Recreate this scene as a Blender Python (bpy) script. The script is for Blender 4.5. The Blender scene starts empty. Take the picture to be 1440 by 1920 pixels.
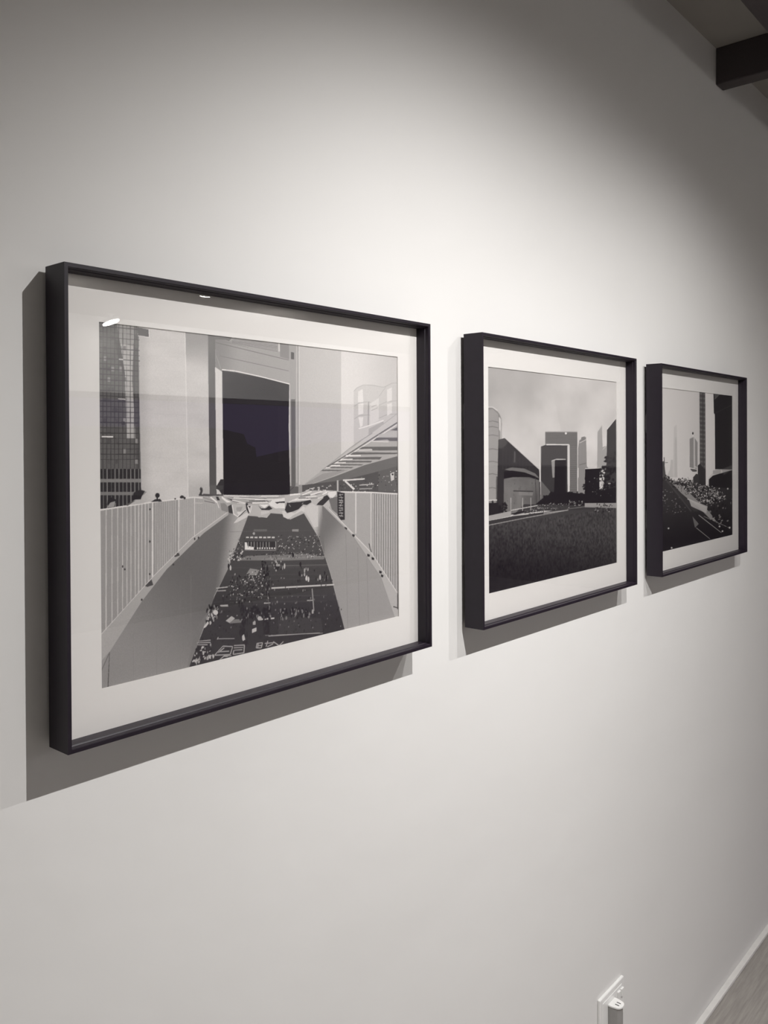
import bpy, bmesh, math, random
import numpy as np
from mathutils import Vector, Matrix

S = bpy.context.scene
COL = S.collection
U = 0.52                      # picture-frame height in metres
FLOOR = -3.107                # floor level below the hanging datum, in frame heights
def M(x, y, z): return Vector((x*U, y*U, (z-FLOOR)*U))

# ---------------------------------------------------------------- camera
yaw, pitch, roll = 0.8620, -0.0074, -0.0053
f_px, pp_x, pp_y = 1603.5, 720.0, 847.03
fwd = Vector((math.sin(yaw)*math.cos(pitch), math.cos(yaw)*math.cos(pitch), math.sin(pitch)))
rgt = Vector((math.cos(yaw), -math.sin(yaw), 0)); upv = rgt.cross(fwd)
R_ = rgt*math.cos(roll) + upv*math.sin(roll); U_ = -rgt*math.sin(roll) + upv*math.cos(roll)
cd = bpy.data.cameras.new('camera'); cam = bpy.data.objects.new('camera', cd); COL.objects.link(cam)
cam.matrix_world = Matrix(((R_.x, U_.x, -fwd.x, 0), (R_.y, U_.y, -fwd.y, -1.7052*U),
                           (R_.z, U_.z, -fwd.z, -FLOOR*U), (0, 0, 0, 1)))
cd.sensor_fit = 'VERTICAL'; cd.sensor_height = 36.0; cd.sensor_width = 27.0
cd.lens = f_px/1920*36; cd.shift_y = -(960-pp_y)/1920; cd.shift_x = 0
cd.clip_start = 0.02; cd.clip_end = 300
S.camera = cam

# ---------------------------------------------------------------- exposure, world
vs = S.view_settings
S.display_settings.display_device = 'sRGB'
vs.view_transform = 'Standard'; vs.look = 'None'; vs.gamma = 1; vs.exposure = 0.0; vs.use_curve_mapping = False
w = bpy.data.worlds.new('dusk'); S.world = w; w.use_nodes = True
w.node_tree.nodes['Background'].inputs[0].default_value = (0.36, 0.26, 0.75, 1)   # violet evening sky past the glazing
w.node_tree.nodes['Background'].inputs[1].default_value = 0.42

# ---------------------------------------------------------------- lights
def spot(name, loc, aim, watts, sigma, base, colour=(1.0, 0.982, 0.966), size=136.8, blend=0.682, rad=0.004):
    l = bpy.data.lights.new(name, 'SPOT'); o = bpy.data.objects.new(name, l); COL.objects.link(o)
    o.location = loc; o.rotation_euler = (Vector(aim)-Vector(loc)).to_track_quat('-Z', 'Y').to_euler()
    l.energy = watts; l.color = colour; l.spot_size = math.radians(size); l.spot_blend = blend; l.shadow_soft_size = rad
    l.use_nodes = True; nt = l.node_tree; em = [n for n in nt.nodes if n.type == 'EMISSION'][0]
    tc = nt.nodes.new('ShaderNodeTexCoord'); sp = nt.nodes.new('ShaderNodeSeparateXYZ'); nt.links.new(tc.outputs['Normal'], sp.inputs[0])
    def m(op, a, b=None):
        n = nt.nodes.new('ShaderNodeMath'); n.operation = op
        for i, v in enumerate((a, b)):
            if v is None: continue
            if isinstance(v, (int, float)): n.inputs[i].default_value = v
            else: nt.links.new(v, n.inputs[i])
        return n.outputs[0]
    th = m('ARCCOSINE', m('MINIMUM', m('ABSOLUTE', sp.outputs['Z']), 0.99999))      # angle off the lamp axis
    g = m('EXPONENT', m('MULTIPLY', m('POWER', m('DIVIDE', th, math.radians(sigma)), 2), -1))
    st = m('ADD', m('MULTIPLY', g, 1-base), base)
    nt.links.new(st, em.inputs['Strength'])
    return o
# three track spots on the pictures, tipped well down
spot('track_spot', M(1.80, -2.0, 1.574), M(3.47, 0, -4.257), 113, 28.0, 0.533)
spot('track_spot', M(2.93, -2.0, 1.574), M(2.82, -1.9, -40), 48, 28.0, 0.533)
spot('track_spot', M(3.93, -2.0, 1.574), M(4.141, 0, -3.894), 43, 28.0, 0.533)
# unseen spots added to brighten the far wall above the glazing
for x in (3.0, 5.0, 7.2):
    spot('far_wall_fill', (x, -4.3, 2.45), (x, -5.97, 2.35), 215, 40, 0.05, rad=0.05)
# unseen fill spots aimed at the floor, added for ambient bounce
FILL = [(4.16, -5.0, 185), (3.75, -3.2, 105), (1.0, -3.4, 225), (6.4, -3.2, 60), (-0.6, -2.6, 245)]
for x, y, e in FILL:
    spot('fill_spot', (x, y, 2.70), (x, y, 0), e, 30, 0.01, rad=0.06)
ART = [
[["P",.533,1,[-43,-67,1149,-167,1137,1233,-51,1065]],
["G",.548,.676,1,[105,284,139,284],[99,-16,228,-35,232,536,104,526]],
["P",.61,.6,[104,44,228,36,228,34,105,43]],
["P",.61,.6,[104,85,228,78,228,77,104,83]],
["P",.61,.6,[104,125,227,121,227,120,104,124]],
["P",.61,.6,[104,166,227,164,227,163,104,165]],
["P",.61,.6,[103,207,227,207,227,205,103,206]],
["P",.61,.6,[103,247,226,250,226,248,103,246]],
["P",.61,.6,[103,288,226,292,226,291,103,287]],
["P",.61,.6,[102,329,226,335,226,334,102,328]],
["P",.61,.6,[102,370,225,378,225,377,102,368]],
["P",.61,.6,[102,410,225,421,225,419,102,409]],
["P",.61,.6,[102,451,225,463,225,462,102,450]],
["P",.61,.6,[101,492,224,506,225,505,101,490]],
["G",.355,.652,1,[255,25,262,121],[225,-34,292,-44,296,541,232,536]],
["G",.684,.525,1,[253,410,252,482],[233,409,296,411,296,509,232,504]],
["P",.787,1,[224,-34,231,496,233,497,227,-35]],
["G",.166,.104,1,[303,20,301,215],[292,-44,314,-47,315,494,294,492]],
["P",.733,1,[313,100,336,102,336,495,315,494]],
["N",.05,14,30,9,[99,-16,300,-45,296,541,96,525]],
["G",.261,.394,1,[318,51,402,59],[313,-47,561,-83,560,140,334,112,315,100]],
["P",.175,1,[302,1,555,-9,555,4,518,8,368,4,356,15,345,12,313,15]],
["P",.38,1,[368,2,518,3,518,30,417,17,356,15]],
["P",.223,1,[365,7,515,10,515,9,366,5]],
["P",.223,1,[365,10,515,16,515,14,366,9]],
["P",.223,1,[365,14,515,21,515,19,365,12]],
["P",.223,1,[365,17,515,26,515,25,365,15]],
["P",.223,1,[365,20,515,32,515,30,365,18]],
["P",.67,1,[518,0,518,31,523,31,523,0]],
["P",.271,1,[524,0,556,1,556,53,524,48]],
["P",.167,1,[315,25,554,57,555,55,315,23]],
["P",.203,1,[328,65,554,93,554,91,328,63]],
["P",.228,1,[313,16,417,29,418,28,313,15]],
["P",.348,1,[316,65,329,103,331,102,318,64]],
["P",.013,1,[334,108,376,110,419,115,509,127,556,136,553,276,554,365,557,505,336,493,335,280]],
["P",.9,1,[334,107,376,108,376,105,334,104]],
["P",.9,1,[376,108,454,119,454,116,376,105]],
["P",.893,1,[454,119,557,137,558,134,454,116]],
["P",.74,1,[556,134,553,276,556,276,559,134]],
["P",.74,1,[553,276,558,401,561,401,556,276]],
["P",.376,1,[559,-82,591,-87,588,474,559,505,557,276]],
["P",.145,1,[561,186,577,185,576,474,561,491]],
["P",.554,1,[582,-86,579,465,582,465,585,-86]],
["P",.089,1,[562,28,574,29,574,52,562,52]],
["P",.534,1,[593,-87,755,-110,751,425,588,501]],
["P",.657,1,[591,-87,589,478,592,478,594,-87]],
["G",.693,.587,1,[753,81,1000,61],[755,-110,1041,-151,1035,475,751,425]],
["P",.577,1,[804,345,805,146,820,131,846,121,886,119,936,122,974,104,1024,99,1023,219,871,310]],
["P",.459,1,[806,146,821,132,819,130,804,145]],
["P",.457,1,[821,132,847,121,846,119,820,130]],
["P",.453,1,[846,121,885,120,886,117,846,119]],
["P",.447,1,[885,120,936,124,936,122,886,117]],
["P",.442,1,[937,124,975,106,974,104,935,122]],
["P",.437,1,[974,106,1024,101,1024,99,974,104]],
["P",.47,1,[808,201,831,186,828,183,806,198]],
["P",.466,1,[830,186,872,182,872,179,830,183]],
["P",.472,1,[871,183,915,192,916,189,872,180]],
["P",.467,1,[916,192,954,176,952,174,914,190]],
["P",.46,1,[953,176,1024,170,1023,167,953,174]],
["P",.47,1,[808,247,830,233,828,231,806,244]],
["P",.466,1,[829,234,872,230,871,227,829,230]],
["P",.472,1,[871,231,914,241,915,238,872,229]],
["P",.467,1,[915,241,953,226,952,223,914,238]],
["P",.46,1,[952,226,1023,221,1023,218,952,223]],
["P",.737,1,[824,145,843,135,846,182,823,185]],
["P",.76,1,[824,191,846,187,845,225,824,230]],
["P",.767,1,[824,238,845,238,842,269,832,275]],
["P",.726,1,[951,131,974,121,974,170,951,177]],
["P",.726,1,[951,185,974,180,973,218,951,230]],
["P",.371,1,[866,181,864,274,868,274,871,180]],
["P",.674,1,[875,186,914,164,913,248,874,266]],
["P",.478,1,[881,201,906,191,904,189,879,198]],
["P",.478,1,[881,214,909,202,908,200,879,212]],
["P",.445,1,[915,159,947,122,945,121,913,158]],
["P",.437,1,[868,280,935,250,935,264,868,304]],
["P",.78,1,[826,282,869,271,867,267,825,278]],
["P",.769,1,[869,271,936,250,934,245,867,267]],
["P",.449,1,[608,471,681,423,838,321,1023,202,1022,393,638,478]],
["P",.578,1,[681,425,838,324,1023,206,1023,237,838,343,696,421]],
["P",.36,1,[667,433,788,352,786,350,666,432]],
["P",.351,1,[788,352,839,321,837,319,786,350]],
["P",.347,1,[839,321,885,297,883,295,838,319]],
["P",.169,1,[1021,239,883,313,885,317,1024,243]],
["P",.175,1,[883,313,786,366,788,370,885,317]],
["P",.18,1,[786,366,689,416,691,420,788,370]],
["P",.735,1,[1022,247,883,321,885,324,1024,250]],
["P",.759,1,[883,321,786,373,788,376,885,324]],
["P",.779,1,[786,373,701,417,703,419,788,376]],
["P",.149,1,[966,284,1023,263,1023,286]],
["P",.15,1,[904,312,1022,312,1022,325,962,325,952,319,887,324]],
["P",.152,1,[841,346,1022,346,1022,361,884,360,880,353,825,354]],
["P",.153,1,[803,365,1022,370,986,375,787,374]],
["P",.155,1,[768,383,927,384,917,394,753,390]],
["P",.157,1,[744,395,883,398,877,404,735,401]],
["P",.158,1,[720,405,844,410,837,414,711,410]],
["P",.159,1,[696,415,805,419,793,423,687,419]],
["P",.161,1,[678,424,768,428,756,432,670,429]],
["P",.855,1,[771,379,834,380,834,376,771,375]],
["P",.862,1,[750,392,799,392,799,389,750,388]],
["P",.867,1,[729,403,771,404,771,401,729,400]],
["P",.872,1,[711,413,747,414,747,410,711,409]],
["P",.88,1,[690,419,708,420,708,417,690,416]],
["P",.669,1,[884,328,957,330,957,326,884,324]],
["P",.659,1,[825,361,884,359,884,356,825,357]],
["P",.497,1,[911,301,997,286,1023,286,1022,309,911,310]],
["P",.169,1,[1022,378,997,383,850,413,725,450,638,473,599,474,646,481,755,465,883,443,1021,417]],
["P",.354,1,[610,471,678,438,787,426,719,448,635,472]],
["P",.1,1,[1021,417,883,443,755,465,599,474,593,497,1021,527]],
["P",.151,.7,[910,438,996,421,996,518,909,513]],
["C",60,4.8,3.4,[.029,.036,.216,.397,.752],3,1,[743,467,996,432,996,521,743,504]],
["P",.69,1,[759,468,850,466,850,461,758,462]],
["P",.77,1,[765,470,802,502,808,497,770,466]],
["P",.577,1,[827,487,889,486,889,483,827,484]],
["P",.372,1,[827,501,883,503,882,499,827,497]],
["P",.53,1,[734,464,734,504,740,504,740,464]],
["P",.625,1,[964,448,982,443,982,472,968,477]],
["P",.05,1,[980,452,978,455,975,456,971,454,970,451,971,449,975,448,978,449]],
["P",.429,1,[735,502,1035,527,1031,1018,993,911,878,741,753,616,700,561]],
["P",.291,1,[878,518,1035,530,1031,955,993,905,878,739]],
["P",.547,1,[884,521,882,752,886,752,888,521]],
["P",.545,1,[895,521,893,767,896,768,898,521]],
["P",.543,1,[905,522,903,783,907,783,909,522]],
["P",.542,1,[915,522,913,798,917,799,919,523]],
["P",.54,1,[926,523,923,814,927,814,930,523]],
["P",.539,1,[936,524,934,830,938,830,940,524]],
["P",.537,1,[947,524,944,845,948,846,951,525]],
["P",.536,1,[958,525,955,861,959,862,962,525]],
["P",.534,1,[969,526,966,877,970,878,973,526]],
["P",.533,1,[979,526,976,894,980,894,983,526]],
["P",.531,1,[990,527,987,910,991,911,994,527]],
["P",.696,1,[809,510,808,660,813,661,814,511]],
["P",.684,1,[875,514,874,735,878,735,880,514]],
["P",.763,1,[748,508,885,518,885,513,748,503]],
["P",.734,1,[885,518,1035,534,1035,529,885,513]],
["P",.187,1,[700,527,739,520,747,593,713,565]],
["P",.04,1,[735,504,765,510,765,606,749,606,736,588]],
["P",.438,1,[741,517,759,516,759,514,741,515]],
["P",.411,1,[744,513,746,520,749,520,747,512]],
["P",.438,1,[741,526,759,527,759,525,741,524]],
["P",.41,1,[749,522,753,530,755,529,751,521]],
["P",.438,1,[741,536,758,539,759,536,741,533]],
["P",.41,1,[753,531,747,538,748,539,755,532]],
["P",.438,1,[741,545,759,544,758,541,741,542]],
["P",.41,1,[744,541,753,549,755,547,746,539]],
["P",.438,1,[741,554,758,555,758,553,741,551]],
["P",.41,1,[748,549,746,557,749,557,751,550]],
["P",.438,1,[741,563,758,566,758,564,741,560]],
["P",.41,1,[753,559,753,566,755,567,755,559]],
["P",.438,1,[741,572,758,572,758,569,741,570]],
["P",.411,1,[744,568,746,575,748,575,746,567]],
["P",.438,1,[741,581,758,583,758,580,741,579]],
["P",.41,1,[748,577,753,585,755,585,750,577]],
["P",.438,1,[740,590,758,594,758,591,741,588]],
["P",.41,1,[753,586,746,593,748,594,755,587]],
["P",.486,1,[700,561,754,614,878,739,993,905,1031,955,1030,1101,980,995,919,835,798,669,679,551]],
["P",.705,1,[699,561,752,615,755,613,701,560]],
["P",.688,1,[752,615,877,740,880,738,755,613]],
["P",.666,1,[877,740,991,905,995,904,880,739]],
["P",.265,1,[678,552,797,670,799,668,680,551]],
["P",.256,1,[797,669,917,836,920,835,799,668]],
["P",.25,1,[917,835,983,1008,986,1008,920,835]],
["P",.037,1,[764,631,775,636,773,643,764,640]],
["P",.036,1,[796,659,807,664,804,672,795,669]],
["P",.036,1,[859,739,871,744,869,752,859,749]],
["P",.035,1,[878,753,890,759,888,767,878,763]],
["P",.035,1,[912,808,924,814,921,822,911,818]],
["P",.035,1,[919,823,931,829,928,837,919,833]],
["P",.093,1,[865,702,874,735,878,735,869,702]],
["P",.079,1,[974,957,997,967,999,964,976,953]],
["P",.069,1,[994,907,993,969,997,969,998,908]],
["P",.346,1,[607,566,611,545,679,551,798,669,919,835,982,999,991,1133,743,1073,761,997,707,789,663,660]],
["G",.198,.358,1,[670,646,746,711],[607,566,611,545,679,551,798,669,919,835,982,999,991,1133,743,1073,761,997,707,789,663,660]],
["G",.531,.197,1,[645,625,674,631],[607,566,611,539,675,549,684,722,663,660]],
["P",.289,1,[768,656,774,1004,776,1004,770,656]],
["P",.285,1,[817,713,824,1015,826,1015,819,713]],
["P",.282,1,[856,758,863,1023,865,1023,858,758]],
["P",.152,.0,[881,828,960,1004,963,1003,884,827]],
["P",.146,1,[-2,-2,99,-2,100,85,104,258,104,462,105,526,-1,517]],
["P",.512,1,[48,2,87,6,88,66,84,155,88,230,92,318,70,318,68,217,66,145,60,97,53,47]],
["P",.375,1,[48,3,93,-1,92,33,87,60,56,55]],
["P",.111,1,[89,63,100,64,103,404,92,403,90,230,86,155]],
["P",.095,1,[40,38,53,40,66,134,66,151,47,84]],
["P",.102,.5,[7,35,36,35,36,51,7,52]],
["P",.086,.75,[6,41,12,40,12,52,6,52]],
["P",.085,.75,[34,37,40,37,40,49,34,49]],
["P",.124,.75,[44,36,50,36,50,48,44,48]],
["P",.105,.75,[93,30,99,30,99,42,93,42]],
["P",.086,.75,[15,67,21,67,21,79,15,79]],
["P",.124,.75,[53,63,59,63,59,75,53,75]],
["P",.124,.75,[63,62,69,62,69,74,63,74]],
["P",.381,.75,[15,95,21,95,21,107,15,107]],
["P",.125,.75,[24,94,30,94,30,106,24,106]],
["P",.125,.75,[34,94,40,93,40,105,34,105]],
["P",.125,.75,[14,123,21,123,21,135,14,135]],
["P",.085,.75,[24,123,30,123,30,134,24,134]],
["P",.379,.75,[33,122,40,122,40,134,33,134]],
["P",.377,.75,[53,120,59,120,59,132,53,132]],
["P",.105,.75,[92,117,99,117,99,129,92,129]],
["P",.38,.75,[24,151,30,151,30,163,24,163]],
["P",.106,.75,[43,149,49,149,49,161,43,161]],
["P",.084,.75,[62,148,69,148,69,160,62,160]],
["P",.107,.75,[14,179,20,180,20,191,14,191]],
["P",.085,.75,[24,179,30,179,30,191,23,191]],
["P",.085,.75,[33,178,39,178,39,190,33,190]],
["P",.105,.75,[92,174,98,175,98,187,92,187]],
["P",.086,.75,[14,207,20,208,20,219,14,219]],
["P",.107,.75,[23,207,29,207,29,219,23,219]],
["P",.124,.75,[42,206,49,206,49,218,42,218]],
["P",.106,.75,[52,205,58,206,58,218,52,217]],
["P",.084,.75,[62,205,68,205,68,217,62,217]],
["P",.123,.75,[92,203,98,204,98,216,91,215]],
["P",.107,.75,[33,235,39,235,39,247,33,246]],
["P",.085,.75,[42,234,48,235,48,246,42,246]],
["P",.106,.75,[52,234,58,234,58,246,52,246]],
["P",.086,.75,[13,263,20,264,20,276,13,275]],
["P",.125,.75,[23,263,29,263,29,275,23,275]],
["P",.107,.75,[42,263,48,263,48,275,42,274]],
["P",.376,.75,[61,262,68,262,68,274,61,274]],
["P",.107,.75,[23,291,29,292,29,303,23,303]],
["P",.125,.75,[32,291,38,291,38,303,32,303]],
["P",.107,.75,[42,291,48,291,48,303,42,303]],
["P",.124,.75,[61,291,68,291,68,303,61,303]],
["P",.085,.75,[23,319,29,320,29,332,22,331]],
["P",.107,.75,[42,319,48,320,48,332,42,331]],
["P",.373,.75,[91,319,97,319,97,332,91,331]],
["P",.376,.75,[61,348,67,348,67,360,61,360]],
["P",.107,.75,[22,375,28,376,28,388,22,387]],
["P",.085,.75,[41,376,47,376,47,388,41,388]],
["P",.373,.75,[90,377,97,377,97,390,90,389]],
["P",.045,.85,[1,15,104,13,104,10,1,13]],
["P",.045,.85,[1,29,104,27,104,26,1,28]],
["P",.045,.85,[1,44,104,42,104,40,1,42]],
["P",.045,.85,[1,58,104,56,104,55,1,57]],
["P",.045,.85,[1,73,104,72,104,69,1,71]],
["P",.045,.85,[1,87,104,86,104,84,1,85]],
["P",.045,.85,[0,102,104,101,104,98,1,100]],
["P",.045,.85,[0,116,104,115,104,113,0,114]],
["P",.045,.85,[0,131,103,130,104,127,0,128]],
["P",.045,.85,[0,145,103,144,103,142,0,143]],
["P",.045,.85,[0,160,103,159,103,157,0,157]],
["P",.045,.85,[0,174,103,173,103,172,0,172]],
["P",.045,.85,[0,189,103,188,103,186,0,186]],
["P",.045,.85,[0,203,103,203,103,201,0,201]],
["P",.045,.85,[0,218,103,218,103,215,0,215]],
["P",.045,.85,[-1,232,103,232,103,230,0,230]],
["P",.045,.85,[-1,247,103,247,103,244,-1,244]],
["P",.045,.85,[-1,261,103,261,103,259,-1,259]],
["P",.045,.85,[-1,276,102,276,102,273,-1,273]],
["P",.045,.85,[-1,290,102,290,102,289,-1,288]],
["P",.045,.85,[-1,305,102,305,102,303,-1,302]],
["P",.045,.85,[-1,319,102,319,102,318,-1,317]],
["P",.045,.85,[-1,333,102,335,102,332,-1,331]],
["P",.045,.85,[-1,347,102,349,102,347,-1,346]],
["P",.045,.85,[-1,362,102,364,102,361,-1,360]],
["P",.045,.85,[-2,376,102,378,102,376,-1,375]],
["P",.263,1,[-1,427,105,431,105,442,-1,437]],
["P",.031,1,[0,401,105,404,105,432,-1,428]],
["P",.031,1,[-1,437,105,442,105,469,-1,463]],
["P",.031,1,[-1,472,104,478,105,520,-1,512]],
["P",.228,1,[-1,463,104,469,104,478,-1,472]],
["P",.058,.9,[3,0,1,401,2,401,5,-1]],
["P",.267,1,[1,401,1,512,3,512,3,401]],
["P",.058,.9,[13,-2,10,401,12,401,15,-2]],
["P",.267,1,[11,401,11,513,12,513,12,401]],
["P",.057,.9,[22,-3,19,401,21,401,24,-3]],
["P",.266,1,[20,401,20,514,22,514,22,401]],
["P",.057,.9,[32,-4,29,401,31,402,33,-5]],
["P",.265,1,[30,402,30,514,31,514,31,402]],
["P",.057,.9,[41,-6,38,402,40,402,43,-6]],
["P",.264,1,[39,402,39,515,41,515,41,402]],
["P",.057,.9,[51,-7,48,402,50,402,53,-7]],
["P",.264,1,[49,402,49,516,50,516,51,402]],
["P",.057,.9,[61,-8,58,402,60,402,63,-9]],
["P",.263,1,[59,402,58,517,60,517,60,402]],
["P",.057,.9,[71,-10,68,403,69,403,72,-10]],
["P",.262,1,[68,403,68,517,70,517,70,403]],
["P",.056,.9,[80,-11,77,403,79,403,82,-12]],
["P",.261,1,[78,403,78,518,80,518,80,403]],
["P",.056,.9,[90,-13,87,403,89,403,92,-13]],
["P",.261,1,[88,403,88,519,90,519,90,403]],
["P",.056,.9,[100,-14,97,404,99,404,102,-14]],
["P",.26,1,[98,404,98,520,100,520,100,404]],
["P",.865,1,[9,315,36,316,36,312,9,312]],
["P",.645,1,[49,210,67,211,67,208,49,208]],
["P",.685,1,[52,101,62,101,62,98,52,98]],
["P",.065,1,[57,271,65,271,65,280,57,280]],
["P",.116,1,[99,6,127,8,128,29,100,28]],
["P",.837,1,[128,8,128,31,130,30,129,8]],
["P",.841,1,[100,30,128,31,128,30,100,28]],
["P",.494,1,[101,113,105,462,107,462,103,113]],
["G",.325,.167,1,[31,916,284,751],[351,549,415,559,384,636,348,723,306,797,272,892,225,1015,144,1052,-51,1037,1,930,25,900,105,778,171,697,276,603]],
["G",.166,.445,1,[317,674,370,681],[295,590,351,549,415,559,384,636,348,723,306,797,293,850]],
["G",.289,.205,.5,[316,789,272,927],[293,834,306,797,272,892,228,1005,221,1014,249,890]],
["P",.252,.6,[82,862,81,1018,82,1018,83,863]],
["P",.247,.6,[143,808,141,1018,143,1019,144,809]],
["P",.243,.6,[207,751,205,1019,206,1019,208,752]],
["P",.241,.6,[237,725,235,1019,237,1019,239,725]],
["P",.049,1,[23,902,18,1000,20,1001,24,902]],
["P",.36,1,[-8,928,25,901,1,952,-8,964]],
["P",.189,1,[2,955,25,903,23,902,0,954]],
["P",.474,1,[346,547,242,614,136,712,63,788,-13,870,-14,941,25,900,105,778,171,697,276,603,352,553]],
["P",.376,1,[-5,511,133,499,247,491,323,504,346,547,242,614,136,712,63,788,-7,862]],
["P",.44,1,[207,495,247,491,323,504,346,547,245,611,205,647]],
["P",.653,1,[17,509,14,840,17,840,19,510]],
["P",.65,1,[31,508,29,824,31,825,33,508]],
["P",.648,1,[45,507,43,809,45,809,47,507]],
["P",.645,1,[57,506,55,795,57,796,59,506]],
["P",.643,1,[68,505,66,784,68,784,70,505]],
["P",.641,1,[78,504,76,773,78,774,80,504]],
["P",.639,1,[88,503,87,762,89,763,91,503]],
["P",.637,1,[97,502,95,753,98,753,100,502]],
["P",.636,1,[105,502,104,744,106,745,108,502]],
["P",.634,1,[114,501,113,735,115,735,117,501]],
["P",.633,1,[123,500,121,726,123,726,125,500]],
["P",.57,.8,[142,499,141,707,142,707,144,499]],
["P",.569,.8,[148,498,146,701,148,702,149,498]],
["P",.568,.8,[154,498,152,696,154,696,155,498]],
["P",.567,.8,[160,497,158,690,160,691,161,498]],
["P",.566,.8,[165,497,164,685,166,685,167,497]],
["P",.565,.8,[171,497,170,679,172,680,173,497]],
["P",.564,.8,[177,496,176,674,178,674,179,496]],
["P",.563,.8,[183,496,182,668,184,668,185,496]],
["P",.562,.8,[189,496,188,663,190,663,191,496]],
["P",.561,.8,[195,495,194,657,196,657,197,495]],
["P",.545,.6,[210,494,209,643,211,643,212,494]],
["P",.544,.6,[217,494,216,637,217,637,218,494]],
["P",.543,.6,[223,493,222,631,223,632,224,493]],
["P",.542,.6,[229,493,228,625,230,626,231,493]],
["P",.541,.6,[236,493,235,620,236,620,237,493]],
["P",.54,.6,[242,492,241,614,243,614,243,492]],
["P",.539,.6,[249,492,248,609,249,610,250,492]],
["P",.538,.6,[255,493,254,605,255,605,256,493]],
["P",.537,.6,[262,494,261,601,262,601,263,494]],
["P",.536,.6,[268,495,267,597,269,597,269,495]],
["P",.535,.6,[275,496,274,593,275,593,276,496]],
["P",.534,.6,[281,497,281,588,282,588,283,497]],
["P",.533,.6,[288,498,287,584,289,584,289,499]],
["P",.532,.6,[295,499,294,580,295,580,296,500]],
["P",.531,.6,[301,501,301,575,302,576,303,501]],
["P",.53,.6,[308,502,307,571,309,571,309,502]],
["P",.529,.6,[315,503,314,567,316,567,316,503]],
["P",.527,.6,[322,504,321,562,322,562,323,504]],
["P",.526,.6,[328,504,328,558,329,558,330,504]],
["P",.525,.6,[335,505,335,554,336,554,337,505]],
["P",.827,1,[133,499,131,715,135,715,136,499]],
["P",.81,1,[204,495,203,649,205,649,207,495]],
["P",.799,1,[249,492,248,609,250,609,251,492]],
["P",.827,1,[-4,515,133,502,133,498,-5,511]],
["P",.796,1,[133,502,248,495,247,491,133,498]],
["P",.775,1,[247,495,316,506,317,501,248,491]],
["P",.676,1,[345,546,241,613,243,615,346,548]],
["P",.697,1,[241,613,135,711,136,713,243,614]],
["P",.716,1,[135,711,62,788,63,789,136,713]],
["P",.732,1,[62,788,-8,861,-7,862,63,789]],
["P",.647,1,[247,511,331,519,331,517,247,509]],
["P",.064,1,[130,520,128,523,126,523,125,520,126,517,129,517]],
["P",.064,1,[129,612,128,615,125,615,124,611,125,608,128,609]],
["P",.064,1,[128,705,127,708,125,707,123,704,125,701,127,702]],
["P",.064,1,[125,732,124,735,122,734,120,731,122,728,124,728]],
["P",.063,1,[204,657,202,660,200,659,198,656,200,653,202,653]],
["P",.063,1,[192,686,190,689,188,689,186,686,188,683,190,683]],
["P",.065,1,[107,774,106,777,103,777,102,773,103,770,106,771]],
["P",.065,1,[59,674,58,676,56,676,55,673,56,670,58,670]],
["P",.065,1,[65,682,63,685,61,684,60,681,61,678,63,679]],
["P",.062,1,[252,618,251,621,248,621,247,617,248,614,251,614]],
["P",.062,1,[263,616,262,619,259,619,258,615,259,612,262,612]],
["P",.088,1,[113,736,130,720,135,737,119,740]],
["P",.086,1,[191,661,205,654,207,662,194,665]],
["P",.019,1,[83,489,86,470,103,463,115,467,107,481,102,497]],
["P",.044,.5,[81,475,103,461,120,470,107,481]],
["P",.536,1,[65,504,90,490,107,490,112,502]],
["P",.123,1,[65,504,83,493,91,492,71,506]],
["P",.025,1,[20,501,22,485,30,480,41,486,42,495]],
["P",.38,1,[20,507,28,494,40,491,37,506]],
["P",.03,1,[154,482,152,487,147,489,143,487,141,481,143,476,147,474,152,476]],
["P",.037,1,[130,499,141,492,155,492,160,500]],
["P",.027,1,[145,486,145,493,149,493,149,486]],
["P",.036,1,[198,494,197,496,195,497,194,496,193,494,194,492,196,492,197,493]],
["P",.043,1,[221,491,219,494,214,495,209,494,208,490,210,487,214,485,219,487]],
["P",.043,1,[225,494,224,497,222,498,219,496,218,494,219,491,222,490,224,491]],
["P",.061,1,[267,471,273,465,274,476,270,487,267,491]],
["P",.061,1,[262,490,316,495,316,490,262,485]],
["P",.038,1,[315,463,327,443,338,443,337,490,319,489]],
["G",.093,.028,1,[513,601,459,1017],[413,562,438,566,475,574,488,560,527,566,556,587,606,570,663,662,706,790,735,900,762,999,762,1025,232,1011,232,994,273,893,307,798,347,724,383,636]],
["P",.033,.35,[375,842,735,887,762,999,453,1004,262,974,284,861]],
["P",.064,.6,[511,907,564,912,668,939,675,986,510,962]],
["P",.163,.4,[354,608,692,636,692,635,354,606]],
["P",.163,.4,[353,694,692,734,692,732,353,693]],
["P",.163,.4,[353,720,691,763,691,762,353,719]],
["P",.163,.4,[353,743,691,789,691,788,353,742]],
["P",.163,.4,[353,758,691,805,691,804,353,757]],
["P",.163,.4,[352,810,691,864,691,862,352,809]],
["P",.163,.4,[352,827,690,883,690,882,352,826]],
["P",.619,1,[489,807,721,833,720,828,489,802]],
["P",.324,1,[455,707,699,728,699,726,455,705]],
["P",.3,.5,[455,729,695,758,695,756,455,727]],
["P",.526,1,[312,777,347,779,347,776,311,774]],
["P",.463,1,[312,785,341,789,341,786,312,783]],
["P",.559,1,[325,834,348,838,348,836,325,831]],
["P",.484,1,[616,869,637,872,636,869,615,866]],
["P",.537,1,[464,851,486,853,485,851,463,848]],
["P",.318,1,[633,830,639,908,643,908,637,830]],
["P",.235,1,[466,955,675,993,675,990,466,953]],
["P",.285,.4,[472,788,484,902,486,902,475,788]],
["C",160,3.2,5.4,[.025,.036,.2,.283],51,1,[370,762,713,791,749,989,295,892,353,771]],
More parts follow.
